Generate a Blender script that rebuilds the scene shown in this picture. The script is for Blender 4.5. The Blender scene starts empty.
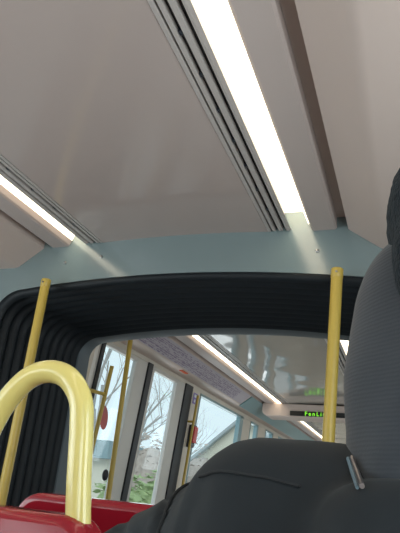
import bpy, bmesh, math, random
from mathutils import Vector, Matrix, noise
from mathutils.bvhtree import BVHTree

random.seed(7)
S = bpy.context.scene
COL = S.collection
PI = math.pi

# ------------------------------------------------------------------ camera
cd = bpy.data.cameras.new('camera')
cam = bpy.data.objects.new('camera', cd); COL.objects.link(cam)
S.camera = cam
cd.sensor_fit = 'HORIZONTAL'; cd.sensor_width = 36.0; cd.lens = 560 / 400 * 36.0
cd.clip_start = 0.02; cd.clip_end = 400
CX, CZ = 0.926, 1.10                     # tram centre line is x = 0, floor z = 0
R_ = Vector((0.93887, 0.33171, 0.09209)); D_ = Vector((-0.04315, 0.37877, -0.92448)); F_ = Vector((-0.34155, 0.864, 0.36993))
cam.matrix_world = Matrix(((R_.x, -D_.x, -F_.x, CX), (R_.y, -D_.y, -F_.y, 0.0), (R_.z, -D_.z, -F_.z, CZ), (0, 0, 0, 1)))

# ------------------------------------------------------------------ world, exposure
w = bpy.data.worlds.new('overcast_sky'); S.world = w; w.use_nodes = True
bg = w.node_tree.nodes['Background']
bg.inputs[0].default_value = (0.83, 0.95, 0.98, 1); bg.inputs[1].default_value = 1.18
sd = bpy.data.lights.new('sun', 'SUN'); sd.energy = 1.1; sd.angle = 0.6; sd.color = (1, 0.96, 0.9)
sun = bpy.data.objects.new('sun', sd); COL.objects.link(sun)
sun.rotation_euler = (math.radians(48), math.radians(20), math.radians(0))
S.view_settings.view_transform = 'Standard'; S.view_settings.look = 'None'
S.view_settings.exposure = -0.12; S.view_settings.gamma = 1.0
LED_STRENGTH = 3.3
# added fill lamps outside both cars' side windows, tilted up to brighten the ceilings
def add_fill_lamp(x, y, z, sx, sy, w_, sg):
    a = bpy.data.lights.new('window_fill_lamp', 'AREA'); a.shape = 'RECTANGLE'; a.size = sx; a.size_y = sy; a.energy = w_; a.color = (1.0, 0.98, 0.96)
    o = bpy.data.objects.new('window_fill_lamp', a); COL.objects.link(o); o.location = (x, y, z)
    o.rotation_euler = Vector((-sg, 0, 0.25)).to_track_quat('-Z', 'Z').to_euler()
for sg_ in (-1, 1):
    add_fill_lamp(sg_*1.75, -1.0, 1.3, 1.0, 4.2, 74, sg_)
    add_fill_lamp(sg_*1.75, 7.5, 1.3, 1.0, 8.0, 52, sg_)

# ------------------------------------------------------------------ materials
def mat(name, col, rough=0.5, metal=0.0, spec=0.5, noise_amt=0.0, noise_scale=20.0, bump=0.0, bump_scale=60.0, coat=0.0, emit=None, estr=0.0, sheen=0.0):
    m = bpy.data.materials.new(name); m.use_nodes = True
    nt = m.node_tree; b = nt.nodes['Principled BSDF']
    b.inputs['Base Color'].default_value = (*col, 1)
    b.inputs['Roughness'].default_value = rough; b.inputs['Metallic'].default_value = metal
    b.inputs['Specular IOR Level'].default_value = spec
    b.inputs['Coat Weight'].default_value = coat; b.inputs['Coat Roughness'].default_value = 0.08
    b.inputs['Sheen Weight'].default_value = sheen
    if emit:
        b.inputs['Emission Color'].default_value = (*emit, 1); b.inputs['Emission Strength'].default_value = estr
    if noise_amt or bump:
        tc = nt.nodes.new('ShaderNodeTexCoord')
    if noise_amt:
        n = nt.nodes.new('ShaderNodeTexNoise'); n.inputs['Scale'].default_value = noise_scale; n.inputs['Detail'].default_value = 5
        nt.links.new(tc.outputs['Object'], n.inputs['Vector'])
        r = nt.nodes.new('ShaderNodeMix'); r.data_type = 'RGBA'
        r.inputs[6].default_value = (*[c * (1 - noise_amt) for c in col], 1)
        r.inputs[7].default_value = (*[min(1, c * (1 + noise_amt)) for c in col], 1)
        nt.links.new(n.outputs['Fac'], r.inputs[0]); nt.links.new(r.outputs[2], b.inputs['Base Color'])
    if bump:
        n2 = nt.nodes.new('ShaderNodeTexNoise'); n2.inputs['Scale'].default_value = bump_scale; n2.inputs['Detail'].default_value = 3 if bump_scale > 3 else 0.4
        nt.links.new(tc.outputs['Object'], n2.inputs['Vector'])
        bp = nt.nodes.new('ShaderNodeBump'); bp.inputs['Strength'].default_value = bump; bp.inputs['Distance'].default_value = 0.01 if bump_scale > 3 else 0.06*bump
        nt.links.new(n2.outputs['Fac'], bp.inputs['Height']); nt.links.new(bp.outputs['Normal'], b.inputs['Normal'])
    return m

def fabric(name, col, rib=300.0, strength=0.3, axis='Z', rough=0.9, sheen=0.15):
    m = mat(name, col, rough=rough, spec=0.2, sheen=sheen, noise_amt=0.12, noise_scale=35)
    nt = m.node_tree; b = nt.nodes['Principled BSDF']
    tc = nt.nodes.new('ShaderNodeTexCoord'); wv = nt.nodes.new('ShaderNodeTexWave')
    wv.bands_direction = axis; wv.inputs['Scale'].default_value = rib; wv.inputs['Distortion'].default_value = 1.5
    nz = nt.nodes.new('ShaderNodeTexNoise'); nz.inputs['Scale'].default_value = 420
    ad = nt.nodes.new('ShaderNodeMath'); ad.operation = 'ADD'
    nt.links.new(tc.outputs['Object'], wv.inputs['Vector']); nt.links.new(tc.outputs['Object'], nz.inputs['Vector'])
    nt.links.new(wv.outputs['Fac'], ad.inputs[0]); nt.links.new(nz.outputs['Fac'], ad.inputs[1])
    bp = nt.nodes.new('ShaderNodeBump'); bp.inputs['Strength'].default_value = strength; bp.inputs['Distance'].default_value = 0.002
    nt.links.new(ad.outputs[0], bp.inputs['Height']); nt.links.new(bp.outputs['Normal'], b.inputs['Normal'])
    return m

def glass_mat(name, tint=(0.93, 0.98, 1.0), gloss=0.06):
    m = bpy.data.materials.new(name); m.use_nodes = True; nt = m.node_tree
    nt.nodes.clear()
    o = nt.nodes.new('ShaderNodeOutputMaterial'); t = nt.nodes.new('ShaderNodeBsdfTransparent'); t.inputs[0].default_value = (*tint, 1)
    g = nt.nodes.new('ShaderNodeBsdfGlossy'); g.inputs['Roughness'].default_value = 0.03
    mx = nt.nodes.new('ShaderNodeMixShader'); mx.inputs[0].default_value = gloss
    nt.links.new(t.outputs[0], mx.inputs[1]); nt.links.new(g.outputs[0], mx.inputs[2]); nt.links.new(mx.outputs[0], o.inputs[0])
    return m

M = {}
M['ceiling'] = mat('ceiling_laminate', (0.465, 0.385, 0.355), rough=0.12, spec=0.5, bump=0.04, bump_scale=2.0)
M['ceiling_gloss'] = mat('glossy_ceiling_laminate', (0.40, 0.365, 0.33), rough=0.05, spec=0.9, bump=0.42, bump_scale=2.6)
M['cove'] = mat('cove_panel', (0.60, 0.49, 0.44), rough=0.5, spec=0.3)
M['strip'] = mat('light_trim_panel', (0.50, 0.42, 0.39), rough=0.45, spec=0.3)
M['rail'] = mat('grey_aluminium', (0.46, 0.415, 0.39), rough=0.4)
M['dark_slot'] = mat('dark_slot', (0.045, 0.043, 0.045), rough=0.7)
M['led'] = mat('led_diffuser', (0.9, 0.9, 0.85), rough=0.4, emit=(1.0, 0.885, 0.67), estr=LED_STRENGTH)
M['bulkhead'] = mat('blue_grey_bulkhead', (0.185, 0.240, 0.245), rough=0.17, spec=1.0)
M['bellows'] = mat('black_bellows_rubber', (0.010, 0.0135, 0.017), rough=0.5, spec=0.25, noise_amt=0.25, noise_scale=14)
M['rim'] = mat('dark_slate_rim', (0.075, 0.095, 0.11), rough=0.55)
M['yellow'] = mat('yellow_pole_paint', (0.52, 0.365, 0.065), rough=0.35, spec=0.5, noise_amt=0.05, noise_scale=30)
M['pale_yellow'] = mat('pale_yellow_handle_coating', (0.78, 0.66, 0.21), rough=0.2, spec=0.55, coat=0.5)
M['red'] = mat('red_seat_shell', (0.30, 0.008, 0.020), rough=0.25, spec=0.4, coat=0.3)
M['red_fabric'] = fabric('dark_red_seat_fabric', (0.14, 0.012, 0.025))
M['cream'] = mat('cream_wall_panel', (0.62, 0.56, 0.48), rough=0.5)
M['doorframe'] = mat('pale_grey_door_leaf', (0.55, 0.53, 0.50), rough=0.45)
M['black'] = mat('black_rubber_seal', (0.008, 0.011, 0.016), rough=0.5)
M['teal'] = mat('teal_grey_window_frame', (0.22, 0.34, 0.37), rough=0.35)
M['glass'] = glass_mat('window_glass')
M['poster'] = mat('lavender_poster_paper', (0.50, 0.45, 0.50), rough=0.45)
M['print'] = mat('violet_map_print', (0.26, 0.20, 0.30), rough=0.6)
M['orange'] = mat('orange_red_sticker', (0.62, 0.10, 0.03), rough=0.5)
M['violet'] = mat('violet_sticker', (0.25, 0.20, 0.50), rough=0.5)
M['white'] = mat('white_print', (0.75, 0.75, 0.75), rough=0.5)
M['redglass'] = mat('red_round_sticker', (0.48, 0.10, 0.10), rough=0.5)
M['alarm'] = mat('red_alarm_cover', (0.55, 0.03, 0.03), rough=0.35)
M['darkplastic'] = mat('dark_plastic', (0.03, 0.035, 0.045), rough=0.4)
M['display'] = mat('display_black', (0.012, 0.014, 0.014), rough=0.3)
M['green'] = mat('green_display_led', (0.1, 0.6, 0.05), rough=0.5, emit=(0.28, 0.85, 0.03), estr=0.9)
M['floor'] = mat('grey_speckled_vinyl', (0.42, 0.41, 0.40), rough=0.5, noise_amt=0.3, noise_scale=200)
M['wall'] = mat('grey_wall_panel', (0.65, 0.62, 0.59), rough=0.5)
M['steel'] = mat('brushed_steel', (0.35, 0.35, 0.35), rough=0.3, metal=1.0)
M['jacket'] = fabric('black_softshell_cloth', (0.011, 0.0145, 0.0175), rib=420, strength=0.06, rough=0.72, sheen=0.04)
M['seam'] = mat('black_seam_stitching', (0.010, 0.012, 0.014), rough=0.9)
M['hood'] = fabric('charcoal_ribbed_jersey', (0.033, 0.039, 0.047), rib=95, strength=0.10, rough=0.95, sheen=0.25)
M['hat'] = mat('dark_blue_grey_knit', (0.012, 0.019, 0.024), rough=1.0, spec=0.1, sheen=0.08, noise_amt=0.7, noise_scale=170, bump=0.5, bump_scale=260)
M['skin'] = mat('skin', (0.58, 0.36, 0.26), rough=0.5, noise_amt=0.08)
M['trousers'] = fabric('dark_blue_denim', (0.03, 0.04, 0.07))
M['shoe'] = mat('black_shoe_leather', (0.02, 0.02, 0.02), rough=0.4)
M['zip'] = mat('zip_metal', (0.30, 0.27, 0.27), rough=0.3, metal=0.9)
M['zip_tape'] = mat('grey_blue_zip_tape', (0.10, 0.15, 0.18), rough=0.7)
M['bark'] = mat('pale_bark', (0.40, 0.39, 0.38), rough=0.9, noise_amt=0.3, noise_scale=8)
M['leaf'] = mat('pale_green_leaves', (0.32, 0.42, 0.20), rough=0.8, noise_amt=0.4, noise_scale=9)
M['leaf_brown'] = mat('brown_winter_twigs', (0.42, 0.36, 0.32), rough=0.9, noise_amt=0.3, noise_scale=9)
M['pavement'] = mat('pale_pavement', (0.50, 0.48, 0.47), rough=0.9, noise_amt=0.15, noise_scale=3)
M['house'] = mat('cream_render', (0.68, 0.66, 0.56), rough=0.9, noise_amt=0.08, noise_scale=2)
M['roof'] = mat('grey_slate', (0.36, 0.41, 0.43), rough=0.8, noise_amt=0.15, noise_scale=6)
M['shed'] = mat('teal_grey_cladding', (0.24, 0.34, 0.37), rough=0.8, noise_amt=0.1, noise_scale=4)
M['eye'] = mat('eye', (0.6, 0.6, 0.6), rough=0.2)
M['hair'] = mat('dark_hair', (0.02, 0.016, 0.013), rough=0.6)

# ------------------------------------------------------------------ mesh helpers
class MB:
    def __init__(s): s.v = []; s.f = []
    def add(s, vs, fs):
        o = len(s.v); s.v += [tuple(x) for x in vs]; s.f += [tuple(i + o for i in f) for f in fs]
    def box(s, x0, x1, y0, y1, z0, z1, mtx=None):
        vs = [Vector(p) for p in ((x0,y0,z0),(x1,y0,z0),(x1,y1,z0),(x0,y1,z0),(x0,y0,z1),(x1,y0,z1),(x1,y1,z1),(x0,y1,z1))]
        if mtx: vs = [mtx @ p for p in vs]
        s.add(vs, [(0,3,2,1),(4,5,6,7),(0,1,5,4),(1,2,6,5),(2,3,7,6),(3,0,4,7)]); return s
    def prism_y(s, poly, y0, y1):               # closed XZ outline pushed along Y
        n = len(poly)
        s.add([(x, y0, z) for x, z in poly] + [(x, y1, z) for x, z in poly],
              [tuple(range(n)), tuple(range(2*n-1, n-1, -1))] + [(i, i+n, (i+1) % n + n, (i+1) % n) for i in range(n)]); return s
    def tube(s, pts, r, n=16, cap=True):
        pts = [Vector(p) for p in pts]; rs = r if isinstance(r, (list, tuple)) else [r] * len(pts)
        t0 = (pts[1] - pts[0]).normalized()
        u = t0.cross(Vector((0.31, 0.87, 0.21))).normalized()
        vs = []
        for i, p in enumerate(pts):
            t = (pts[min(i+1, len(pts)-1)] - pts[max(i-1, 0)]).normalized()
            u = (u - t * u.dot(t)).normalized(); q = t.cross(u)
            for k in range(n):
                a = 2*PI*k/n; vs.append(p + (u*math.cos(a) + q*math.sin(a)) * rs[i])
        fs = [(i*n+k, i*n+(k+1) % n, (i+1)*n+(k+1) % n, (i+1)*n+k) for i in range(len(pts)-1) for k in range(n)]
        if cap: fs += [tuple(range(n-1, -1, -1)), tuple((len(pts)-1)*n + k for k in range(n))]
        s.add(vs, fs); return s
    def ell(s, c, r, nu=20, nv=12, mtx=None):
        vs = [Vector((0,0,1))]; 
        for j in range(1, nv):
            th = PI*j/nv
            for i in range(nu):
                ph = 2*PI*i/nu; vs.append(Vector((math.sin(th)*math.cos(ph), math.sin(th)*math.sin(ph), math.cos(th))))
        vs.append(Vector((0,0,-1)))
        fs = [(0, 1+i, 1+(i+1) % nu) for i in range(nu)]
        for j in range(nv-2):
            fs += [(1+j*nu+i, 1+(j+1)*nu+i, 1+(j+1)*nu+(i+1) % nu, 1+j*nu+(i+1) % nu) for i in range(nu)]
        L = len(vs)-1; b = 1+(nv-2)*nu
        fs += [(L, b+(i+1) % nu, b+i) for i in range(nu)]
        c = Vector(c); rr = Vector(r) if not isinstance(r, (int, float)) else Vector((r, r, r))
        out = []
        for p in vs:
            q = Vector((p.x*rr.x, p.y*rr.y, p.z*rr.z))
            if mtx: q = mtx @ q
            out.append(q + c)
        s.add(out, fs); return s
    def cap(s, a, b, ra, rb, n=16, seg=10):     # tapered capsule
        a, b = Vector(a), Vector(b); d = b-a; L = d.length; t = d/L
        pts, rs = [], []
        for k in range(5): an = PI/2*(1-k/5)*0.97; pts.append(a - t*ra*math.sin(an)); rs.append(ra*math.cos(an))
        for k in range(seg+1): pts.append(a + d*k/seg); rs.append(ra+(rb-ra)*k/seg)
        for k in range(1, 6): an = PI/2*k/5*0.97; pts.append(b + t*rb*math.sin(an)); rs.append(rb*math.cos(an))
        return s.tube(pts, rs, n)
    def build(s, name, m, parent=None, smooth=True, bevel=0.0, seg=2, loc=None, auto=40):
        me = bpy.data.meshes.new(name); 
        o = bpy.data.objects.new(name, me); COL.objects.link(o)
        off = Vector(loc) if loc else Vector((0,0,0))
        me.from_pydata([tuple(Vector(v)-off) for v in s.v], [], s.f); me.update()
        bm = bmesh.new(); bm.from_mesh(me); bmesh.ops.recalc_face_normals(bm, faces=bm.faces); bm.to_mesh(me); bm.free()
        me.materials.append(m)
        if smooth:
            me.polygons.foreach_set('use_smooth', [True]*len(me.polygons))
            me.set_sharp_from_angle(angle=math.radians(auto))
        if bevel:
            b = o.modifiers.new('bevel', 'BEVEL'); b.width = bevel; b.segments = seg; b.limit_method = 'ANGLE'; b.angle_limit = math.radians(40)
        if parent is not None:
            o.parent = parent; o.location = off - parent_loc(parent)
        else: o.location = off
        return o

def parent_loc(p):
    v = Vector((0,0,0))
    while p is not None: v = v + p.location; p = p.parent
    return v

def thing(name, label, cat, loc=(0,0,0), group=None):
    o = bpy.data.objects.new(name, None); o.empty_display_size = 0.1; COL.objects.link(o); o.location = loc
    return tag(o, label, cat, group)
def tag(o, label, cat, group=None):
    o['label'] = label; o['category'] = cat
    if group: o['group'] = group
    return o
def struct(o, label=None, cat=None):
    o['kind'] = 'structure'
    if label: o['label'] = label
    if cat: o['category'] = cat
    return o

def smooth_path(pts, k=8):
    P = [Vector(p) for p in pts]; out = []
    for i in range(len(P)-1):
        p0, p1, p2, p3 = P[max(i-1,0)], P[i], P[i+1], P[min(i+2, len(P)-1)]
        for j in range(k):
            t = j/k
            out.append(0.5*((2*p1)+(p2-p0)*t+(2*p0-5*p1+4*p2-p3)*t*t+(3*p1-p0-3*p2+p3)*t**3))
    out.append(P[-1]); return out

# ------------------------------------------------------------------ setting: near car and far car shells
Y0, YB, Y1, YE = -3.2, 2.08, 2.90, 12.0      # back of the car, bulkhead, start of the far car, end of the far car
ZC = 2.145

def ceiling_profile():
    pts = []
    for i in range(17):
        x = -0.395 + 0.79*i/16; pts.append((x, ZC - 0.012*(x/0.4)**2 + 0.002))
    return pts + [(0.395, 2.27), (-0.395, 2.27)]

def cove_profile(sg, xo):
    p = [(0.722, 2.30), (0.722, 2.185), (0.724, 2.125), (0.732, 2.117), (0.830, 2.045), (0.848, 2.032), (0.870, 2.027), (xo, 2.027), (xo, 2.30)]
    return [(sg*x, z) for x, z in p]

def strip_profile(sg):                       # the trim panel outside each light: inner lit face, flat underside, outer return
    p = [(0.545, 2.26), (0.545, 2.215), (0.578, 2.133), (0.586, 2.126), (0.672, 2.126), (0.680, 2.133), (0.680, 2.26)]
    return [(sg*x, z) for x, z in p]

def car(prefix_y0, y1, xo, ceil_mat, n0):
    c = MB().prism_y(ceiling_profile(), prefix_y0, y1).build('ceiling', ceil_mat, auto=50)
    struct(c)
    k = n0
    for sg, side in ((-1, 'left'), (1, 'right')):
        o = MB().prism_y(cove_profile(sg, xo), prefix_y0, y1).build('trim_%d' % k, M['cove'], auto=25); struct(o); k += 1
        o = MB().prism_y(strip_profile(sg), prefix_y0, y1).build('trim_%d' % k, M['strip'], auto=25); struct(o); k += 1
        g = MB().box(*sorted((sg*0.678, sg*0.724)), prefix_y0, y1, 2.180, 2.25).build('trim_%d' % k, M['cove']); struct(g); k += 1
    rf = MB().box(-xo, xo, prefix_y0, y1, 2.30, 2.34).build('roof', M['wall']); struct(rf)
    return k

k = car(Y0, YB, 1.40, M['ceiling'], 1)
car(Y1, YE, 1.00, M['ceiling_gloss'], k)

def ceiling_light(sg, y0, y1, label):
    t = thing('ceiling_light', label, 'ceiling light', (sg*0.49, (y0+y1)/2, 2.2), 'linear ceiling lights')
    X = lambda a, b: sorted((sg*a, sg*b))
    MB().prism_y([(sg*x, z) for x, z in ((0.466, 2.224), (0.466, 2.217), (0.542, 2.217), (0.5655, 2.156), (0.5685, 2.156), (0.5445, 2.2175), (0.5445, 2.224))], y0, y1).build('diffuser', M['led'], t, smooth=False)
    MB().box(*X(0.398, 0.5445), y0, y1, 2.2245, 2.26).build('housing', M['rail'], t)
    # slotted aluminium rail beside the diffuser
    MB().box(*X(0.3975, 0.464), y0, y1, 2.150, 2.224).build('slot_bed', M['dark_slot'], t)
    r = MB()
    for a, b, z in ((0.3965, 0.4095, 2.133), (0.4160, 0.4290, 2.134), (0.4430, 0.4595, 2.133)):
        r.box(*X(a, b), y0, y1, z, 2.152)
    r.box(*X(0.4645, 0.4655), y0, y1, 2.160, 2.2155)
    r.build('slotted_rail', M['rail'], t, smooth=False, bevel=0.001, seg=1)
    lip = MB(); lip.prism_y([(sg*x, z) for x, z in ((0.4645, 2.168), (0.4645, 2.175), (0.478, 2.150), (0.492, 2.141), (0.494, 2.136), (0.482, 2.132), (0.474, 2.134))], y0, y1)
    lip.build('lip', M['rail'], t, smooth=False)
    n = 0; y = y0 + 0.12
    while y < y1 - 0.05 and n < 34:
        MB().box(*X(0.4315, 0.4405), y, y+0.014, 2.136, 2.152).build('clip', M['darkplastic'], t, smooth=False); y += 0.155; n += 1
    return t
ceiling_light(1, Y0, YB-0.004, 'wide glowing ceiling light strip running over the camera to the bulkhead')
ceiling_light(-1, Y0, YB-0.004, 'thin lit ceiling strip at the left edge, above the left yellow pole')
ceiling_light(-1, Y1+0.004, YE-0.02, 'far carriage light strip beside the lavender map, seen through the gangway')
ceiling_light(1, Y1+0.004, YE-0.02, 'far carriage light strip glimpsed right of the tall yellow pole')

# floor
o = MB().box(-1.40, 1.40, Y0, YB, -0.06, 0).build('floor', M['floor'], smooth=False); struct(o)
o = MB().box(-0.80, 0.80, YB, Y1, -0.06, 0).build('floor', M['steel'], smooth=False); struct(o)
o = MB().box(-1.12, 1.12, Y1, YE, -0.06, 0).build('floor', M['floor'], smooth=False); struct(o)

# near car side walls with windows
wn = 1
def near_wall(sg, side):
    x0, x1 = sorted((sg*1.38, sg*1.44))
    b = MB().box(x0, x1, Y0, YB, 0, 0.92).box(x0, x1, Y0, YB, 1.93, 2.30)
    for a, c in ((Y0, -2.95), (-1.35, -1.22), (0.35, 0.48), (1.92, YB)): b.box(x0, x1, a, c, 0.92, 1.93)
    struct(b.build('wall_' + side, M['wall'], smooth=False))
    global wn
    for a, c in ((-2.95, -1.35), (-1.22, 0.35), (0.48, 1.92)):
        f = MB(); g = sg*1.375
        xx = sorted((g, sg*1.43))
        f.box(*xx, a, a+0.03, 0.92, 1.93).box(*xx, c-0.03, c, 0.92, 1.93).box(*xx, a, c, 0.92, 0.95).box(*xx, a, c, 1.90, 1.93)
        fo = f.build('window_%d' % wn, M['teal'], smooth=False); struct(fo)
        pn = MB().box(sg*1.405-0.003, sg*1.405+0.003, a+0.03, c-0.03, 0.95, 1.90).build('pane', M['glass'], fo, smooth=False)
        wn += 1
near_wall(-1, 'left'); near_wall(1, 'right')
o = MB().box(-1.44, 1.44, Y0-0.06, Y0, 0, 2.30).build('wall_back', M['wall'], smooth=False); struct(o)

# bulkhead with the arched opening
def ring(hw, top, sag, r, zbot=0.0, n=14):
    """opening outline from lower left up over the arch to lower right"""
    pts = [(-hw, zbot), (-hw, 0.6), (-hw, 1.1), (-hw, 1.4)]
    side_top = top - sag - r
    pts.append((-hw, side_top))
    for i in range(1, n): a = PI - PI/2*i/n; pts.append((-hw + r + r*math.cos(a), side_top + r*math.sin(a)))
    m = 22; xs = hw - r
    for i in range(m+1):
        x = -xs + 2*xs*i/m; pts.append((x, top - sag*(x/xs)**2))
    for i in range(1, n): a = PI/2 - PI/2*i/n; pts.append((hw - r + r*math.cos(a), side_top + r*math.sin(a)))
    pts += [(hw, side_top), (hw, 1.4), (hw, 1.1), (hw, 0.6), (hw, zbot)]
    return pts

RING_A = ring(0.930, 1.965, 0.050, 0.14)
def plate(name, inner, hw_out, ztop, y0, y1, m, parent=None):
    b = MB(); n = len(inner)
    outer = []
    for x, z in inner:                        # matching outline on the outer rectangle
        if z <= 1.41 and abs(abs(x)-0.93) < 0.2: outer.append((math.copysign(hw_out, x), z))
        else:
            f = max(abs(x)/0.94, 0); 
            outer.append((x*hw_out/0.94, ztop if abs(x) < 0.80 else ztop - (ztop-1.41)*min(1, max(0, (1.80 - z)/0.42))))
    for ya, yb in ((y0, y1),):
        vs = [(x, ya, z) for x, z in inner] + [(x, ya, z) for x, z in outer] + [(x, yb, z) for x, z in inner] + [(x, yb, z) for x, z in outer]
        fs = []
        for i in range(n-1):
            fs += [(i, i+1, n+i+1, n+i), (2*n+i, 3*n+i, 3*n+i+1, 2*n+i+1), (i, 2*n+i, 2*n+i+1, i+1), (n+i, n+i+1, 3*n+i+1, 3*n+i)]
        fs += [(0, n, 3*n, 2*n), (n-1, 3*n-1, 4*n-1, 2*n-1)]
        b.add(vs, fs)
    return b.build(name, m, parent, auto=30)
bh = plate('wall_front', RING_A, 1.42, 2.29, YB, YB+0.035, M['bulkhead']); struct(bh)
def screw(x, z):
    b = MB().tube([(x, YB+0.002, z), (x, YB-0.003, z), (x, YB-0.005, z)], [0.0075, 0.0075, 0.0045], 12)
    b.build('screw', M['steel'], bh)
for x, z in ((-0.584, 2.042), (-0.392, 2.062), (0.602, 2.035)): screw(x, z)

# ------------------------------------------------------------------ gangway bellows
bel = thing('gangway_bellows', 'black folded rubber gangway bellows framing the view into the far carriage', 'bellows', (0, 2.4, 0))
def lerp_ring(t):
    return ring(0.945 + (0.835-0.945)*t, 1.980 + (1.930-1.980)*t, 0.052, 0.15 + 0.0*t)
def loft(rings, ys, name, m, parent, auto=30):
    b = MB(); n = len(rings[0]); vs = []; fs = []
    for rg, y in zip(rings, ys): vs += [(x, y, z) for x, z in rg]
    for j in range(len(rings)-1):
        fs += [(j*n+i, j*n+i+1, (j+1)*n+i+1, (j+1)*n+i) for i in range(n-1)]
    b.add(vs, fs); return b.build(name, m, parent, auto=auto)
rings, ys = [], []
NF = 11
ya, yb = YB-0.003, 2.765
for j in range(NF):
    for q, dr in ((0.0, -0.000), (0.18, -0.021), (0.32, -0.024), (0.55, -0.009), (0.78, 0.012)):
        t = (j+q)/NF
        hw, top = 0.927 + (0.872-0.927)*t, 1.962 + (1.934-1.962)*t
        rings.append(ring(hw-max(-dr, 0) if dr < 0 else hw, (top+dr) if dr < 0 else top, 0.050, 0.14)); ys.append(ya+(yb-ya)*t)
# fold crests point inward (smaller ring), valleys outward
sk = loft(rings, ys, 'folded_skin', M['bellows'], bel, auto=50)
sol = sk.modifiers.new('thickness', 'SOLIDIFY'); sol.thickness = 0.006; sol.offset = 1
rr = []; 
for hw, top, y in ((0.884, 1.946, 2.765), (0.870, 1.925, 2.775), (0.868, 1.918, 2.80), (0.868, 1.914, 2.86), (0.874, 1.92, Y1), (0.95, 2.02, Y1), (0.95, 2.02, 2.765), (0.884, 1.946, 2.765)):
    rr.append((ring(hw, top, 0.050, 0.10), y))
loft([a for a, _ in rr], [b for _, b in rr], 'end_frame', M['rim'], bel, auto=40)
o = plate('wall_back', ring(0.94, 2.01, 0.05, 0.14), 1.10, 2.29, Y1, Y1+0.03, M['cream']); struct(o)

# ------------------------------------------------------------------ far car: left side wall, doors and windows (leaning in towards the roof)
LEAN = 0.085
def wx(z, d=0.0): return -0.98 - LEAN*(1.97 - z) + d           # inner face of the left wall; d moves into the car
def panel(b, y0, y1, z0, z1, d0, d1, sg=1):
    q = []
    for y in (y0, y1):
        for z, d in ((z0, d0), (z0, d1), (z1, d1), (z1, d0)): q.append((sg*wx(z, d), y, z))
    b.add(q, [(0,1,2,3), (7,6,5,4), (0,4,5,1), (1,5,6,2), (2,6,7,3), (3,7,4,0)]); return b

def far_wall(sg, side):
    b = MB()
    panel(b, Y1+0.03, 3.14, 0, 2.02, -0.05, 0, sg)                    # pillar before the door
    panel(b, 3.14, 4.93, 1.985, 2.02, -0.05, 0, sg)                   # door header
    panel(b, 4.93, 5.17, 0, 2.02, -0.05, 0, sg)                       # post after the door
    panel(b, 5.17, YE, 0, 0.95, -0.05, 0, sg); panel(b, 5.17, YE, 1.975, 2.02, -0.05, 0, sg)
    for a, c in ((6.74, 7.10), (7.50, 7.92), (8.40, 8.75), (10.3, 10.5), (11.8, YE)): panel(b, a, c, 0.95, 1.975, -0.05, 0, sg)
    struct(b.build('wall_' + side, M['cream'], smooth=False, bevel=0.004, seg=1))
far_wall(1, 'left'); far_wall(-1, 'right')

wn = 7
def far_window(sg, y0, y1, fr=0.06):
    global wn
    f = MB(); z0, z1 = 0.95, 1.975
    panel(f, y0, y0+0.02, z0, z1, -0.045, 0.004, sg); panel(f, y1-fr*2.2, y1, z0, z1, -0.045, 0.004, sg)
    panel(f, y0, y1, z0, z0+0.03, -0.045, 0.004, sg); panel(f, y0, y1, z1-0.022, z1, -0.045, 0.004, sg)
    fo = f.build('window_%d' % wn, M['teal'], smooth=False); struct(fo); wn += 1
    p = MB(); panel(p, y0+0.02, y1-fr*2.2, z0+0.03, z1-0.022, -0.026, -0.020, sg)
    p.build('pane', M['glass'], fo, smooth=False)
    return fo
for sg in (1, -1):
    far_window(sg, 5.17, 6.74); far_window(sg, 7.10, 7.50, 0.03); far_window(sg, 7.92, 8.40, 0.03); far_window(sg, 8.75, 10.3); far_window(sg, 10.5, 11.8)

dn = 1
def door_leaf(sg, y0, y1, g0, g1, seal0, seal1):
    """one sliding leaf: frame y0..y1, glass g0..g1, black rubber strips"""
    global dn
    f = MB()
    panel(f, y0, g0, 0.05, 1.985, -0.04, 0.0, sg); panel(f, g1, y1, 0.05, 1.985, -0.04, 0.0, sg)
    panel(f, g0, g1, 1.955, 1.985, -0.04, 0.0, sg); panel(f, g0, g1, 0.05, 0.45, -0.04, 0.0, sg)
    o = f.build('door_%d' % dn, M['doorframe'], smooth=False, bevel=0.004, seg=1); struct(o); dn += 1
    p = MB(); panel(p, g0, g1, 0.45, 1.955, -0.026, -0.020, sg); p.build('pane', M['glass'], o, smooth=False)
    for a, c in ((seal0),(seal1)):
        if c > a:
            s_ = MB(); panel(s_, a, c, 0.03, 1.99, -0.042, 0.012, sg); s_.build('rubber_seal', M['black'], o, smooth=False)
for sg in (1, -1):
    door_leaf(sg, 3.18, 3.93, 3.24, 3.745, (3.198, 3.238), (3.93, 4.01))
    door_leaf(sg, 4.01, 4.75, 4.075, 4.565, (0, 0), (4.75, 4.93))
o = MB().box(-1.12, 1.12, YE, YE+0.06, 0, 2.30).build('wall_end', M['cream'], smooth=False); struct(o)
# teal cove facing past the map
def cove_skin(y0, y1, name, m, a=0.02, b_=0.98, off=0.004, parent=None):
    P, Q = Vector((-0.732, 0, 2.117)), Vector((-0.830, 0, 2.045)); d = Q-P; nrm = Vector((-0.6, 0, -0.81)).normalized()
    nrm = Vector((d.z, 0, -d.x)).normalized(); nrm = nrm if nrm.z < 0 else -nrm
    p0, p1 = P+d*a, P+d*b_
    b = MB(); vs = []
    for y in (y0, y1):
        for pt in (p0+nrm*0.0005, p1+nrm*0.0005, p1+nrm*off, p0+nrm*off): vs.append((pt.x, y, pt.z))
    b.add(vs, [(0,1,2,3), (7,6,5,4), (0,4,5,1), (1,5,6,2), (2,6,7,3), (3,7,4,0)])
    return b.build(name, m, parent, smooth=False), p0, p1, nrm, off
tf = cove_skin(6.12, YE-0.02, 'trim_13', M['teal'], -0.10, 1.35, 0.012)[0]; struct(tf)

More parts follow.
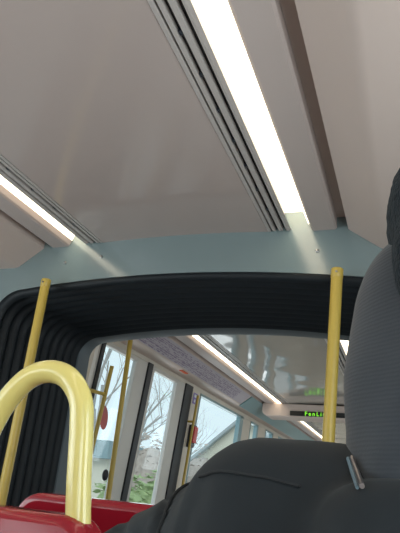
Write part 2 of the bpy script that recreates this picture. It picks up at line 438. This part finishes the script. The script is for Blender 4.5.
# route map poster on the sloping panel
po, p0, p1, nrm, off = cove_skin(2.98, 6.08, 'route_map_poster', M['poster'], -0.06, 1.12, 0.006)
tag(po, 'long lavender route map poster on the sloping panel above the far doors', 'poster')
pr = MB(); rnd = random.Random(3)
def stroke(u0, u1, y0, y1):
    q = []
    for y in (y0, y1):
        for u in (u0, u1):
            for e in (off+0.0002, off+0.0012):
                pt = p0 + (p1-p0)*u + nrm*e; q.append((pt.x, y, pt.z))
    pr.add(q, [(0,1,3,2), (4,6,7,5), (0,4,5,1), (2,3,7,6), (0,2,6,4), (1,5,7,3)])
for i in range(900):                                    # too small to read: broken lines of stop names and route strokes
    row = rnd.choice((0.16, 0.27, 0.38, 0.49, 0.60, 0.71, 0.82, 0.92))
    u = row + rnd.uniform(-0.025, 0.025); y = rnd.uniform(3.05, 5.75); L = rnd.uniform(0.008, 0.045)
    stroke(u-0.016, u+rnd.uniform(0.0, 0.02), y, y+L)
for u in (0.33, 0.66):
    y = 3.1
    while y < 5.6:
        L = rnd.uniform(0.1, 0.4); stroke(u, u+0.022, y, y+L); y += L+rnd.uniform(0.01, 0.08)
pr.build('map_print', M['print'], po, smooth=False)

# stickers and fittings on the far wall
def disc(name, c, r, nrm_, m, th=0.003, ry=None, n=28):
    c, nr = Vector(c), Vector(nrm_).normalized(); u = Vector((0, 1, 0)); v = nr.cross(u).normalized()
    b = MB(); ry = ry or r
    vs = [c + u*math.cos(2*PI*i/n)*r + v*math.sin(2*PI*i/n)*ry for i in range(n)]
    vs += [p + nr*th for p in vs]
    b.add(vs, [tuple(range(n)), tuple(range(2*n-1, n-1, -1))] + [(i, (i+1) % n, (i+1) % n+n, i+n) for i in range(n)])
    return b.build(name, m, None, auto=30, loc=c)
b = MB(); b.box(-0.892, -0.862, 4.36, 4.50, 2.021, 2.0265)
tag(b.build('warning_sticker', M['orange'], smooth=False), 'small orange red sticker on the cream header above the far doors', 'sticker')
b = MB(); panel(b, 4.99, 5.09, 1.85, 1.95, 0.001, 0.004)
st = tag(b.build('notice_sticker', M['violet'], smooth=False), 'small violet sticker high on the cream post beside the doors', 'sticker')
b = MB(); panel(b, 5.01, 5.07, 1.91, 1.935, 0.004, 0.006); panel(b, 5.015, 5.05, 1.865, 1.89, 0.004, 0.006)
b.build('sticker_print', M['white'], st, smooth=False)
b = MB(); panel(b, 5.02, 5.12, 1.46, 1.66, 0.001, 0.045)
al = tag(b.build('alarm_handle_box', M['darkplastic'], smooth=False, bevel=0.008), 'dark box with red emergency pull on the cream post', 'alarm')
b = MB(); panel(b, 5.025, 5.11, 1.50, 1.645, 0.045, 0.062); b.build('pull_cover', M['alarm'], al, smooth=False, bevel=0.006)
d = disc('round_sticker', (wx(1.50, -0.018), 3.47, 1.50), 0.054, (1, 0, LEAN), M['redglass'], ry=0.080)
tag(d, 'red oval sticker on the glass of the first far door', 'sticker')

# thin yellow rail on the cream post
g = thing('grab_rail', 'thin yellow grab rail fixed along the cream post beside the doors', 'rail', (-0.93, 4.97, 0.3))
MB().tube([(wx(0.35, 0.055), 4.97, 0.35), (wx(1.92, 0.055), 4.97, 1.92)], 0.012).build('bar', M['yellow'], g)
for z in (0.5, 1.68):
    MB().tube([(wx(z, -0.002), 4.97, z), (wx(z, 0.055), 4.97, z)], 0.010).build('bracket', M['yellow'], g)

# ------------------------------------------------------------------ yellow poles
def pole(name, label, a, b, r, cap_z=None):
    t = thing(name, label, 'pole', (b[0], b[1], 0))
    A, B = Vector(a), Vector(b)
    MB().tube([A, B], r, 24).build('tube', M['yellow'], t)
    d = (A-B).normalized()
    MB().tube([A-d*0.035, A-d*0.0335, A+d*0.0005, A+d*0.003], [r*1.02, r*1.07, r*1.07, r*0.95], 24).build('end_cap', M['yellow'], t)
    MB().tube([A-d*0.016+Vector((0, -r*1.0, 0)), A-d*0.016+Vector((0, -r*1.22, 0))], 0.0045, 10).build('screw', M['steel'], t)
    MB().tube([(B.x, B.y, 0.0005), (B.x, B.y, 0.012), (B.x, B.y, 0.02)], [r*2.2, r*2.2, r*1.1], 24).build('floor_flange', M['yellow'], t)
    return t
pole('grab_pole', 'tall yellow pole in front of the bulkhead, beside the seated person', (0.688, 2.02, 1.926), (0.600, 2.02, 0.012), 0.0215)
pole('grab_pole', 'slanting yellow pole rising behind the looped seat handle', (-0.624, 2.02, 1.932), (-0.618, 2.02, 0.012), 0.0205)
p3 = thing('grab_pole', 'slim yellow pole by the far doors, with a round stop button', 'pole', (-0.828, 3.3, 0))
MB().tube([(-0.828, 3.3, 0.005), (-0.828, 3.3, 2.022)], 0.0165, 18).build('tube', M['yellow'], p3)
b = MB().ell((-0.862, 3.285, 1.135), (0.020, 0.020, 0.034)); b.build('stop_button', M['darkplastic'], p3)
MB().tube([(-0.828, 3.3, 0.0005), (-0.828, 3.3, 0.015)], [0.04, 0.03], 18).build('floor_flange', M['yellow'], p3)
p4 = thing('grab_rail', 'short yellow door rail with a crossbar, in front of red oval sticker', 'rail', (-0.90, 3.26, 0.3))
xr = lambda z: wx(z, 0.06)
MB().tube([(xr(0.4), 3.26, 0.4), (xr(1.0), 3.27, 1.0), (xr(1.815), 3.29, 1.815)], 0.014, 16).build('bar', M['yellow'], p4)
MB().tube([(xr(1.625), 3.28, 1.625), (wx(1.625, -0.001), 3.10, 1.63)], 0.012, 14).build('crossbar', M['yellow'], p4)
MB().tube([(xr(0.5), 3.262, 0.5), (wx(0.5, -0.001), 3.205, 0.5)], 0.012, 14).build('crossbar', M['yellow'], p4)

# ------------------------------------------------------------------ destination display box across the far ceiling
db = thing('destination_display', 'beige ceiling box with black screen and green text in far carriage', 'display', (0, 6.6, 2.1))
prof = []
def rr_prof(x0, x1, z0, z1, r, n=8):
    out = []
    for cx_, cz_, a0 in ((x1-r, z1-0.002, 90), (x1-r, z0+r, 0), (x0+r, z0+r, -90), (x0+r, z1-0.002, 180)):
        pass
    out = [(x0, z1)]
    for i in range(n+1): a = PI + PI/2*i/n; out.append((x0+r+r*math.cos(a), z0+r+r*math.sin(a)))
    for i in range(n+1): a = -PI/2 + PI/2*i/n; out.append((x1-r+r*math.cos(a), z0+r+r*math.sin(a)))
    out.append((x1, z1)); return out
MB().prism_y(rr_prof(-0.72, 0.72, 1.985, 2.135, 0.07), 6.6, 6.95).build('housing', M['cove'], db, bevel=0.012, seg=3)
MB().box(-0.385, 0.275, 6.588, 6.602, 1.998, 2.052).build('screen', M['display'], db, smooth=False, bevel=0.003)
fc = bpy.data.curves.new('display_text', 'FONT'); fc.body = 'FenLin'; fc.size = 0.064; fc.extrude = 0.0015; fc.align_x = 'CENTER'; fc.align_y = 'CENTER'
fc.space_character = 1.42; fc.offset = 0.0015
fo = bpy.data.objects.new('display_text', fc); COL.objects.link(fo); fc.materials.append(M['green'])
tm = bpy.data.meshes.new_from_object(fo.evaluated_get(bpy.context.evaluated_depsgraph_get())); tm.name = 'display_text'
bpy.data.objects.remove(fo); bpy.data.curves.remove(fc)
fo = bpy.data.objects.new('display_text', tm); COL.objects.link(fo); tm.materials.clear(); tm.materials.append(M['green'])
fo.parent = db; fo.rotation_euler = (PI/2, 0, 0); fo.location = (-0.095, 6.5862-6.6, 2.025-2.1)
b = MB().box(0.30, 0.46, 6.3, 6.315, 2.03, 2.138)
tag(b.build('hanging_sign', M['redglass'], smooth=False, bevel=0.003), 'small reddish sign hanging in the far carriage behind the tall pole', 'sign')

# ------------------------------------------------------------------ seats
def seat(label, cx, y, top, face, wdt, handle=False):
    """face = -1: the sitter looks towards -y; the back shell is at y"""
    t = thing('passenger_seat', label, 'seat', (cx, y, 0), 'red seats')
    s = face; n = 26
    def outline(hw, z0, z1, r, m=10):
        o = [(-hw, z0)]
        for i in range(m+1): a = PI - PI/2*i/m; o.append((-hw+r+r*math.cos(a), z1-r+r*math.sin(a)))
        for i in range(m+1): a = PI/2 - PI/2*i/m; o.append((hw-r+r*math.cos(a), z1-r+r*math.sin(a)))
        o.append((hw, z0)); return o
    lean = 0.16
    def shell(hw, z0, z1, r, ya, yb):
        ol = outline(hw, z0, z1, r); b = MB(); k_ = len(ol)
        vs = []
        for yy in (ya, yb):
            for x, z in ol: vs.append((cx+x, y - s*(lean*(z-0.45)-lean*(top-0.45)) + yy, z))
        b.add(vs, [tuple(range(k_)), tuple(range(2*k_-1, k_-1, -1))] + [(i, i+k_, (i+1) % k_+k_, (i+1) % k_) for i in range(k_)])
        return b
    hw = wdt/2
    a0, a1 = sorted((0.0, -s*0.075))
    shell(hw, 0.42, top, 0.065, a0, a1).build('back_shell', M['red'], t, bevel=0.016, seg=4)
    a0, a1 = sorted((s*0.002, s*0.022))
    shell(hw-0.035, 0.44, top-0.035, 0.05, a0, a1).build('back_pad', M['red_fabric'], t, bevel=0.009, seg=3)
    ybase = y + s*lean*(top-0.45)
    q0, q1 = sorted((ybase + s*0.0, ybase + s*0.43))
    MB().box(cx-hw, cx+hw, q0, q1, 0.40, 0.44).build('seat_pan', M['red'], t, bevel=0.015, seg=3)
    q0, q1 = sorted((ybase + s*0.04, ybase + s*0.42))
    MB().box(cx-hw+0.02, cx+hw-0.02, q0, q1, 0.4405, 0.475).build('cushion', M['red_fabric'], t, bevel=0.014, seg=3)
    q0, q1 = sorted((ybase + s*0.12, ybase + s*0.30))
    MB().box(cx-0.12, cx+0.12, q0, q1, 0.0, 0.40).build('pedestal', M['wall'], t, bevel=0.01)
    return t

HANDLE = [(0.436, 0.88, 0.86), (0.4335, 0.868, 0.95), (0.429, 0.85, 1.028), (0.417, 0.85, 1.098), (0.406, 0.85, 1.178), (0.394, 0.85, 1.227), (0.361, 0.85, 1.263), (0.318, 0.85, 1.2725), (0.275, 0.85, 1.256),
          (0.236, 0.85, 1.206), (0.212, 0.85, 1.140), (0.196, 0.85, 1.070), (0.188, 0.862, 0.97), (0.185, 0.88, 0.86)]
sa = seat('red seat with the looped yellow grab handle on its back', 0.216, 0.815, 1.046, -1, 0.52)
h = MB().tube(smooth_path(HANDLE[2:12], 8), 0.0203, 28).build('grab_handle', M['pale_yellow'], sa)
h['label'] = 'pale yellow looped tube handle'
for x, y, z in ((0.4295, 0.85, 1.018), (0.196, 0.85, 1.05)):
    MB().tube([(x+0.001, y, z-0.03), (x, y, z+0.012), (x, y, z+0.018)], [0.0235, 0.0235, 0.0205], 24).build('handle_socket', M['red'], sa)
seat('red seat back behind the handled seat, nearer the bellows', 0.372, 1.13, 1.066, 1, 0.46)

# ------------------------------------------------------------------ the seated person
def remeshed(mb, name, m, voxel, parent, smooth_it=6, push=None, subtract=None):
    me = bpy.data.meshes.new(name); me.from_pydata(mb.v, [], mb.f); me.update()
    bm = bmesh.new(); bm.from_mesh(me); bmesh.ops.recalc_face_normals(bm, faces=bm.faces); bm.to_mesh(me); bm.free()
    o = bpy.data.objects.new(name, me); COL.objects.link(o)
    r = o.modifiers.new('r', 'REMESH'); r.mode = 'VOXEL'; r.voxel_size = voxel; r.use_smooth_shade = True
    s_ = o.modifiers.new('s', 'SMOOTH'); s_.factor = 0.5; s_.iterations = smooth_it
    dg = bpy.context.evaluated_depsgraph_get(); ev = o.evaluated_get(dg)
    nm = bpy.data.meshes.new_from_object(ev); nm.name = name
    o.modifiers.clear(); o.data = nm
    if push:
        nrms = [v.normal.copy() for v in nm.vertices]
        for v, nn in zip(nm.vertices, nrms): v.co = v.co + nn*push(v.co)
    nm.materials.clear(); nm.materials.append(m)
    nm.polygons.foreach_set('use_smooth', [True]*len(nm.polygons))
    off_ = parent_loc(parent); 
    for v in nm.vertices: v.co -= off_
    o.parent = parent
    return o

PX, PY = 1.005, 0.50
per = thing('person', 'person seen from behind in black jacket, grey hood and dark knit hat', 'person', (PX, PY+0.02, 0))
SL, EL, WL = Vector((0.806, 0.50, 1.062)), Vector((0.560, 0.640, 0.964)), Vector((0.745, 0.775, 0.745))
SR, ER, WR = Vector((1.205, 0.52, 1.055)), Vector((1.275, 0.56, 0.80)), Vector((1.16, 0.78, 0.715))
HIPL, HIPR = Vector((0.925, 0.55, 0.585)), Vector((1.095, 0.55, 0.585))
KNL, KNR = Vector((0.865, 0.985, 0.575)), Vector((1.13, 0.985, 0.575))
ANL, ANR = Vector((0.865, 1.005, 0.085)), Vector((1.13, 1.005, 0.085))
HC = Vector((1.009, 0.525, 1.33))
b = MB()
# trunk, neck, head
b.ell((PX, PY+0.03, 0.90), (0.165, 0.105, 0.20)); b.ell((PX, PY+0.045, 0.70), (0.145, 0.105, 0.17)); b.ell((PX, PY+0.05, 0.60), (0.165, 0.125, 0.105))
b.cap(SL, (PX, PY+0.01, 1.09), 0.055, 0.06); b.cap(SR, (PX, PY+0.01, 1.09), 0.055, 0.06)
b.cap((PX, PY+0.015, 1.06), (PX+0.002, PY+0.03, 1.25), 0.062, 0.055)
b.ell(HC, (0.074, 0.094, 0.112)); b.ell(HC+Vector((0, 0.03, -0.06)), (0.055, 0.062, 0.068))       # skull, jaw
b.ell(HC+Vector((0, 0.082, -0.105)), (0.026, 0.022, 0.02))                                          # chin
b.cap(HC+Vector((0, 0.092, 0.015)), HC+Vector((0, 0.112, -0.028)), 0.010, 0.0145)                   # nose
for s in (-1, 1):
    b.ell(HC+Vector((s*0.012, 0.104, -0.034)), 0.0095); b.ell(HC+Vector((s*0.033, 0.083, 0.022)), (0.02, 0.012, 0.009))
    b.ell(HC+Vector((s*0.077, -0.002, -0.012)), (0.010, 0.020, 0.031))
b.ell(HC+Vector((0, 0.096, -0.062)), (0.024, 0.011, 0.0065)); b.ell(HC+Vector((0, 0.094, -0.073)), (0.021, 0.011, 0.007))
# arms
for A, E_, W_ in ((SL, EL, WL), (SR, ER, WR)): b.cap(A, E_, 0.050, 0.040); b.cap(E_, W_, 0.041, 0.027)
# hands resting on the thighs: palm, four unequal fingers and a thumb
def hand(W_, fwd, side, up):
    fwd, side, up = Vector(fwd).normalized(), Vector(side).normalized(), Vector(up).normalized()
    for q in (-0.024, -0.008, 0.008, 0.024): b.cap(W_+side*q*0.6, W_+fwd*0.085+side*q, 0.017, 0.0125)
    for q, L in ((-0.029, 0.058), (-0.010, 0.072), (0.010, 0.078), (0.029, 0.070)):
        k0 = W_+fwd*0.085+side*q; k1 = k0+fwd*L*0.5-up*0.006+side*q*0.10; k2 = k1+fwd*L*0.32-up*0.020; k3 = k2+fwd*L*0.15-up*0.018
        b.cap(k0, k1, 0.0098, 0.0090); b.cap(k1, k2, 0.0090, 0.0082); b.cap(k2, k3, 0.0082, 0.0075)
    t0 = W_+fwd*0.028+side*0.022; t1 = t0+fwd*0.030+side*0.030-up*0.006; t2 = t1+fwd*0.030+side*0.008-up*0.008
    b.cap(t0, t1, 0.014, 0.0115); b.cap(t1, t2, 0.0115, 0.0090)
hand(WL, (0.62, 0.70, -0.22), (0.70, -0.62, 0.05), (0.15, 0.15, 0.95))
hand(WR, (-0.35, 0.90, -0.18), (-0.90, -0.35, 0.0), (0.0, 0.18, 0.98))
for H_, K_, A_ in ((HIPL, KNL, ANL), (HIPR, KNR, ANR)):
    b.cap(H_, K_, 0.078, 0.054); b.cap(K_, A_, 0.054, 0.034); b.cap(A_+Vector((0, -0.02, -0.03)), A_+Vector((0, 0.16, -0.05)), 0.035, 0.026)
body = remeshed(b, 'body', M['skin'], 0.0062, per, 3)
for s in (-1, 1):
    MB().ell(HC+Vector((s*0.031, 0.0865, 0.010)), (0.0125, 0.008, 0.0075), 14, 10).build('eye', M['eye'], per)
# trousers and shoes
b = MB(); b.ell((PX, PY+0.05, 0.61), (0.182, 0.145, 0.125))
for H_, K_, A_ in ((HIPL, KNL, ANL), (HIPR, KNR, ANR)): b.cap(H_, K_, 0.092, 0.068); b.cap(K_, A_+Vector((0, 0, 0.055)), 0.068, 0.056)
remeshed(b, 'trousers', M['trousers'], 0.011, per, 4, push=lambda c: 0.004*noise.noise(c*16))
for A_ in (ANL, ANR):
    b = MB().cap(A_+Vector((0, -0.03, -0.035)), A_+Vector((0, 0.18, -0.045)), 0.047, 0.038); b.cap(A_+Vector((0, -0.01, 0.02)), A_+Vector((0, -0.01, -0.03)), 0.048, 0.047)
    b.box(A_.x-0.045, A_.x+0.045, A_.y-0.07, A_.y+0.20, 0.004, 0.03)
    remeshed(b, 'shoe', M['shoe'], 0.008, per, 3)

# jacket
b = MB()
b.ell((PX, PY+0.035, 0.90), (0.215, 0.150, 0.235)); b.ell((PX, PY+0.045, 0.71), (0.195, 0.150, 0.205))
b.cap(SL+Vector((0.0, 0, 0.012)), (PX-0.045, PY+0.005, 1.070), 0.074, 0.080, 20); b.cap(SR+Vector((0, 0, 0.012)), (PX+0.045, PY+0.005, 1.075), 0.076, 0.080, 20)
b.cap((0.86, PY-0.01, 1.00), (1.15, PY-0.01, 1.00), 0.095, 0.095, 20)
b.cap(SL, EL, 0.073, 0.062, 20); b.cap(EL, WL+(EL-WL)*0.06, 0.060, 0.043, 20)
b.cap(SR, ER, 0.078, 0.062, 20); b.cap(ER, WR+(ER-WR)*0.06, 0.062, 0.043, 20)
b.cap((PX, PY+0.01, 1.08), (PX, PY+0.02, 1.135), 0.098, 0.088, 20)
b.cap((0.905, 0.415, 1.078), (1.12, 0.415, 1.066), 0.046, 0.044, 20)
def jpush(c):                                          # soft folds, sharper creases round the upper arm
    arm = max(0.0, min(1.0, (0.80-c.x)/0.08))
    crease = abs(noise.noise(Vector((c.x*30, c.y*9, c.z*9))))
    return 0.006*noise.noise(c*7) + 0.003*noise.noise(Vector((c.x*22, c.y*22, c.z*10))) - arm*0.010*max(0, 0.22-crease)/0.22 - arm*0.004
jk = remeshed(b, 'jacket', M['jacket'], 0.0095, per, 9, push=jpush)
# seams lie on the jacket: one over the upper arm, one across the back yoke
def surface_line(ob, pts, name, m, parent, r=0.0022, lift=0.0008, dirn=None):
    me = ob.data; off_ = parent_loc(ob.parent)
    tree = BVHTree.FromPolygons([v.co + off_ for v in me.vertices], [tuple(p.vertices) for p in me.polygons])
    out = []
    for p in smooth_path(pts, 10):
        loc, nn, _, _ = tree.find_nearest(p)
        out.append(loc + nn*lift)
    return MB().tube(out, r, 8).build(name, m, parent)
surface_line(jk, [(0.735, 0.44, 0.97), (0.715, 0.47, 1.06), (0.72, 0.53, 1.13), (0.76, 0.60, 1.06)], 'armhole_seam', M['seam'], jk, 0.0018)
_tree = BVHTree.FromPolygons([v.co + parent_loc(jk.parent) for v in jk.data.vertices], [tuple(p.vertices) for p in jk.data.polygons])
_o = Vector((CX, 0, CZ)); _p = []
for dr in ([-0.3807, 1.0, 0.0085], [-0.3555, 1.0, 0.0223], [-0.3191, 1.0, 0.0335], [-0.2735, 1.0, 0.0321], [-0.2293, 1.0, 0.0292], [-0.178, 1.0, 0.0209]):
    h_ = _tree.ray_cast(_o, Vector(dr).normalized())
    if h_[0]: _p.append(h_[0])
if len(_p) > 2: surface_line(jk, _p, 'yoke_seam', M['seam'], jk, 0.0013)

# grey hood standing round the neck
NR, NS = 26, 40
def hood_ring(t, grow=0.0):
    # t = 0 at the shoulders, 1 at the rim around the hat
    prof = [(0.0, 0.150, 0.120), (0.10, 0.146, 0.118), (0.25, 0.141, 0.116), (0.45, 0.139, 0.115), (0.65, 0.133, 0.112), (0.80, 0.129, 0.109), (0.90, 0.122, 0.106), (0.97, 0.111, 0.102), (1.0, 0.099, 0.095)]
    for (a, x0, y0), (c, x1, y1) in zip(prof, prof[1:]):
        if t <= c: u = (t-a)/(c-a); return x0+(x1-x0)*u+grow, y0+(y1-y0)*u+grow
    return prof[-1][1]+grow, prof[-1][2]+grow
b = MB(); vs = []; fs = []
for j in range(NR):
    t = j/(NR-1); rx, ry = hood_ring(t); z = 1.100 + 0.222*t
    for i in range(NS):
        a = 2*PI*i/NS
        back = max(0.0, -math.sin(a))
        fold = 0.006*math.sin(5*a+7*t) * (1-t) + 0.007*math.exp(-((a-3.95-0.55*t)**2)/0.03) 
        droop = 0.05*max(0, math.sin(a))
        vs.append((HC.x + (rx-0.002+fold)*math.cos(a), PY+0.02 + (ry+fold)*math.sin(a) + 0.012*back*(0.5-t), z - droop*t))
for j in range(NR-1):
    fs += [(j*NS+i, j*NS+(i+1) % NS, (j+1)*NS+(i+1) % NS, (j+1)*NS+i) for i in range(NS)]
b.add(vs, fs)
hd = b.build('hood', M['hood'], per, auto=180)
md = hd.modifiers.new('thickness', 'SOLIDIFY'); md.thickness = 0.008; md.offset = -1
md = hd.modifiers.new('smooth', 'SUBSURF'); md.levels = 1; md.render_levels = 1
# knit hat: dome with a rolled brim reaching down over the nape
b = MB(); b.ell(HC+Vector((0.007, -0.004, 0.008)), (0.090, 0.112, 0.150), 40, 26)
b.ell((1.004, 0.435, 1.283), (0.086, 0.066, 0.078), 32, 18); b.ell((1.005, 0.468, 1.33), (0.090, 0.090, 0.095), 32, 18); b.ell((1.013, 0.49, 1.36), (0.089, 0.098, 0.095), 32, 18)
ht = remeshed(b, 'knit_hat', M['hat'], 0.006, per, 22, push=lambda c: 0.003 + 0.0014*noise.noise(c*110) + 0.0014*noise.noise(c*40))
bmh = bmesh.new(); bmh.from_mesh(ht.data)                                   # open the face
off_ = parent_loc(per)
bmesh.ops.delete(bmh, geom=[f for f in bmh.faces if (f.calc_center_median()+off_).y > HC.y+0.035 and (f.calc_center_median()+off_).z < HC.z+0.045], context='FACES')
bmh.to_mesh(ht.data); bmh.free()

# zip pull hanging from the collar
zp = Vector((0.8815, 0.0, 0.0))
def zpull(parent):
    tree = BVHTree.FromPolygons([v.co + parent_loc(jk.parent) for v in jk.data.vertices], [tuple(p.vertices) for p in jk.data.polygons])
    o_ = Vector((CX, 0, CZ)); out = []
    for dr in ((-0.0936, 1.0, 0.0743), (-0.086, 1.0, 0.0525), (-0.0784, 1.0, 0.0309)):
        h_ = tree.ray_cast(o_, Vector(dr).normalized())
        out.append(h_[0] - Vector(dr).normalized()*0.007 if h_[0] else o_+Vector(dr)*0.38)
    return out
zz = zpull(jk)
MB().tube(zz, [0.0017, 0.0020, 0.0018], 14).build('zip_pull', M['zip'], jk)['label'] = 'shiny metal zip pull'
MB().tube([p+Vector((-0.0030, 0.002, -0.001)) for p in zz], [0.0016, 0.0018, 0.0013], 10).build('zip_tape', M['zip_tape'], jk)

# person's own seat
seat('red seat under the person in the black jacket', 1.02, 0.262, 0.86, 1, 0.46)

# ------------------------------------------------------------------ outside
gz = -0.35
o = MB().box(-60, 30, -30, 90, gz-0.1, gz).build('ground', M['pavement'], smooth=False); struct(o)

def bare_tree(x, y, h, seed, label, grp='bare trees outside'):
    rnd = random.Random(seed)
    t = thing('bare_tree', label, 'tree', (x, y, gz), grp)
    tr = MB(); br = MB()
    def grow(p, d, L, r, depth, m):
        q = [p]; rs = [r]; dd = d.copy()
        for k_ in range(4):
            dd = (dd + Vector((rnd.uniform(-.18, .18), rnd.uniform(-.18, .18), rnd.uniform(-.05, .12)))).normalized()
            q.append(q[-1]+dd*L/4); rs.append(r*(1-0.11*(k_+1)))
        m.tube(q, rs, 6 if depth > 1 else 8)
        if depth < 4:
            for _ in range(3 if depth < 3 else 4):
                s_ = rnd.randint(2, 4)
                nd = (dd + Vector((rnd.uniform(-.9, .9), rnd.uniform(-.9, .9), rnd.uniform(-.1, .6)))).normalized()
                grow(q[s_], nd, L*rnd.uniform(.55, .75), rs[s_]*0.55, depth+1, br)
    grow(Vector((x, y, gz)), Vector((0, 0, 1)), h*0.42, h*0.022, 0, tr)
    tr.build('trunk', M['bark'], t); br.build('branches', M['bark'], t)
bare_tree(-7.4, 14.5, 8.5, 1, 'tall bare tree outside the first far door window')
bare_tree(-9.2, 19.0, 8.0, 2, 'paler bare tree farther off, left in the first door window')
bare_tree(-8.9, 22.0, 6.5, 5, 'bare tree outside the second door window')
bare_tree(-9.5, 24.5, 7.0, 8, 'bare tree left of the house in the large far window')

def bush(x, y, rx, h, seed, label, m, n=700):
    rnd = random.Random(seed)
    b = MB()
    for i in range(n):
        a, u = rnd.uniform(0, 2*PI), rnd.uniform(0, 1); rr_ = rnd.uniform(0.55, 1.0)
        c = Vector((x+rx*rr_*math.cos(a)*math.sqrt(1-u*u), y+rx*rr_*math.sin(a)*math.sqrt(1-u*u), gz + h*u*rr_ + 0.05))
        mt = Matrix.Rotation(rnd.uniform(0, 6), 3, 'Z') @ Matrix.Rotation(rnd.uniform(-1, 1), 3, 'X')
        s_ = rnd.uniform(0.07, 0.16)
        q = [c + mt @ Vector(p)*s_ for p in ((-1, 0, 0), (0, -.5, .12), (1, 0, 0), (0, .5, .12), (0, 0, .2))]
        b.add(q, [(0, 1, 4), (1, 2, 4), (2, 3, 4), (3, 0, 4), (0, 3, 2, 1)])
    b.ell((x, y, gz+h*0.4), (rx*0.72, rx*0.72, h*0.42), 14, 8)
    o = b.build('bush', m, None, loc=(x, y, gz), auto=20); tag(o, label, 'bush', 'bushes outside')
bush(-4.9, 11.5, 0.85, 1.75, 11, 'pale green bush low in the second door window', M['leaf'])
bush(-5.05, 13.6, 0.75, 1.9, 12, 'green bush behind the pale one, nearer the dark door edge', M['leaf'])
bush(-7.0, 17.4, 1.0, 3.2, 13, 'brown twiggy bush above the green ones', M['leaf_brown'])
bush(-4.55, 9.3, 0.7, 1.0, 14, 'brown low bush under the first door window', M['leaf_brown'])
bush(-8.6, 27.0, 1.6, 3.6, 15, 'pale brown bush before the house in the large window', M['leaf_brown'])

# house seen through the large window
hs = thing('house', 'pale house with a sloping grey roof outside the large far window', 'house', (-7.4, 31, gz))
b = MB(); b.prism_y([(-10.2, gz), (-4.6, gz), (-4.6, 2.55), (-7.4, 4.95), (-10.2, 2.55)], 30, 38); b.build('wall', M['house'], hs, smooth=False)
b = MB()
b.prism_y([(-10.7, 2.12), (-7.4, 4.95), (-4.1, 2.12), (-4.1, 2.30), (-7.4, 5.15), (-10.7, 2.30)], 29.6, 38.4); b.build('roof', M['roof'], hs, smooth=False)
MB().box(-8.0, -7.2, 29.97, 30.02, 1.2, 2.4).build('window', M['shed'], hs, smooth=False)
MB().box(-6.4, -5.6, 29.97, 30.02, 1.2, 2.4).build('window', M['shed'], hs, smooth=False)
sh = thing('shed', 'low teal grey shed seen through the first far door window', 'shed', (-14.0, 24, gz))
MB().box(-17.5, -11.6, 23, 27, gz, 2.0).build('wall', M['house'], sh, smooth=False)
MB().box(-17.8, -11.4, 22.6, 27.4, 2.0, 2.75).build('roof', M['shed'], sh, smooth=False)
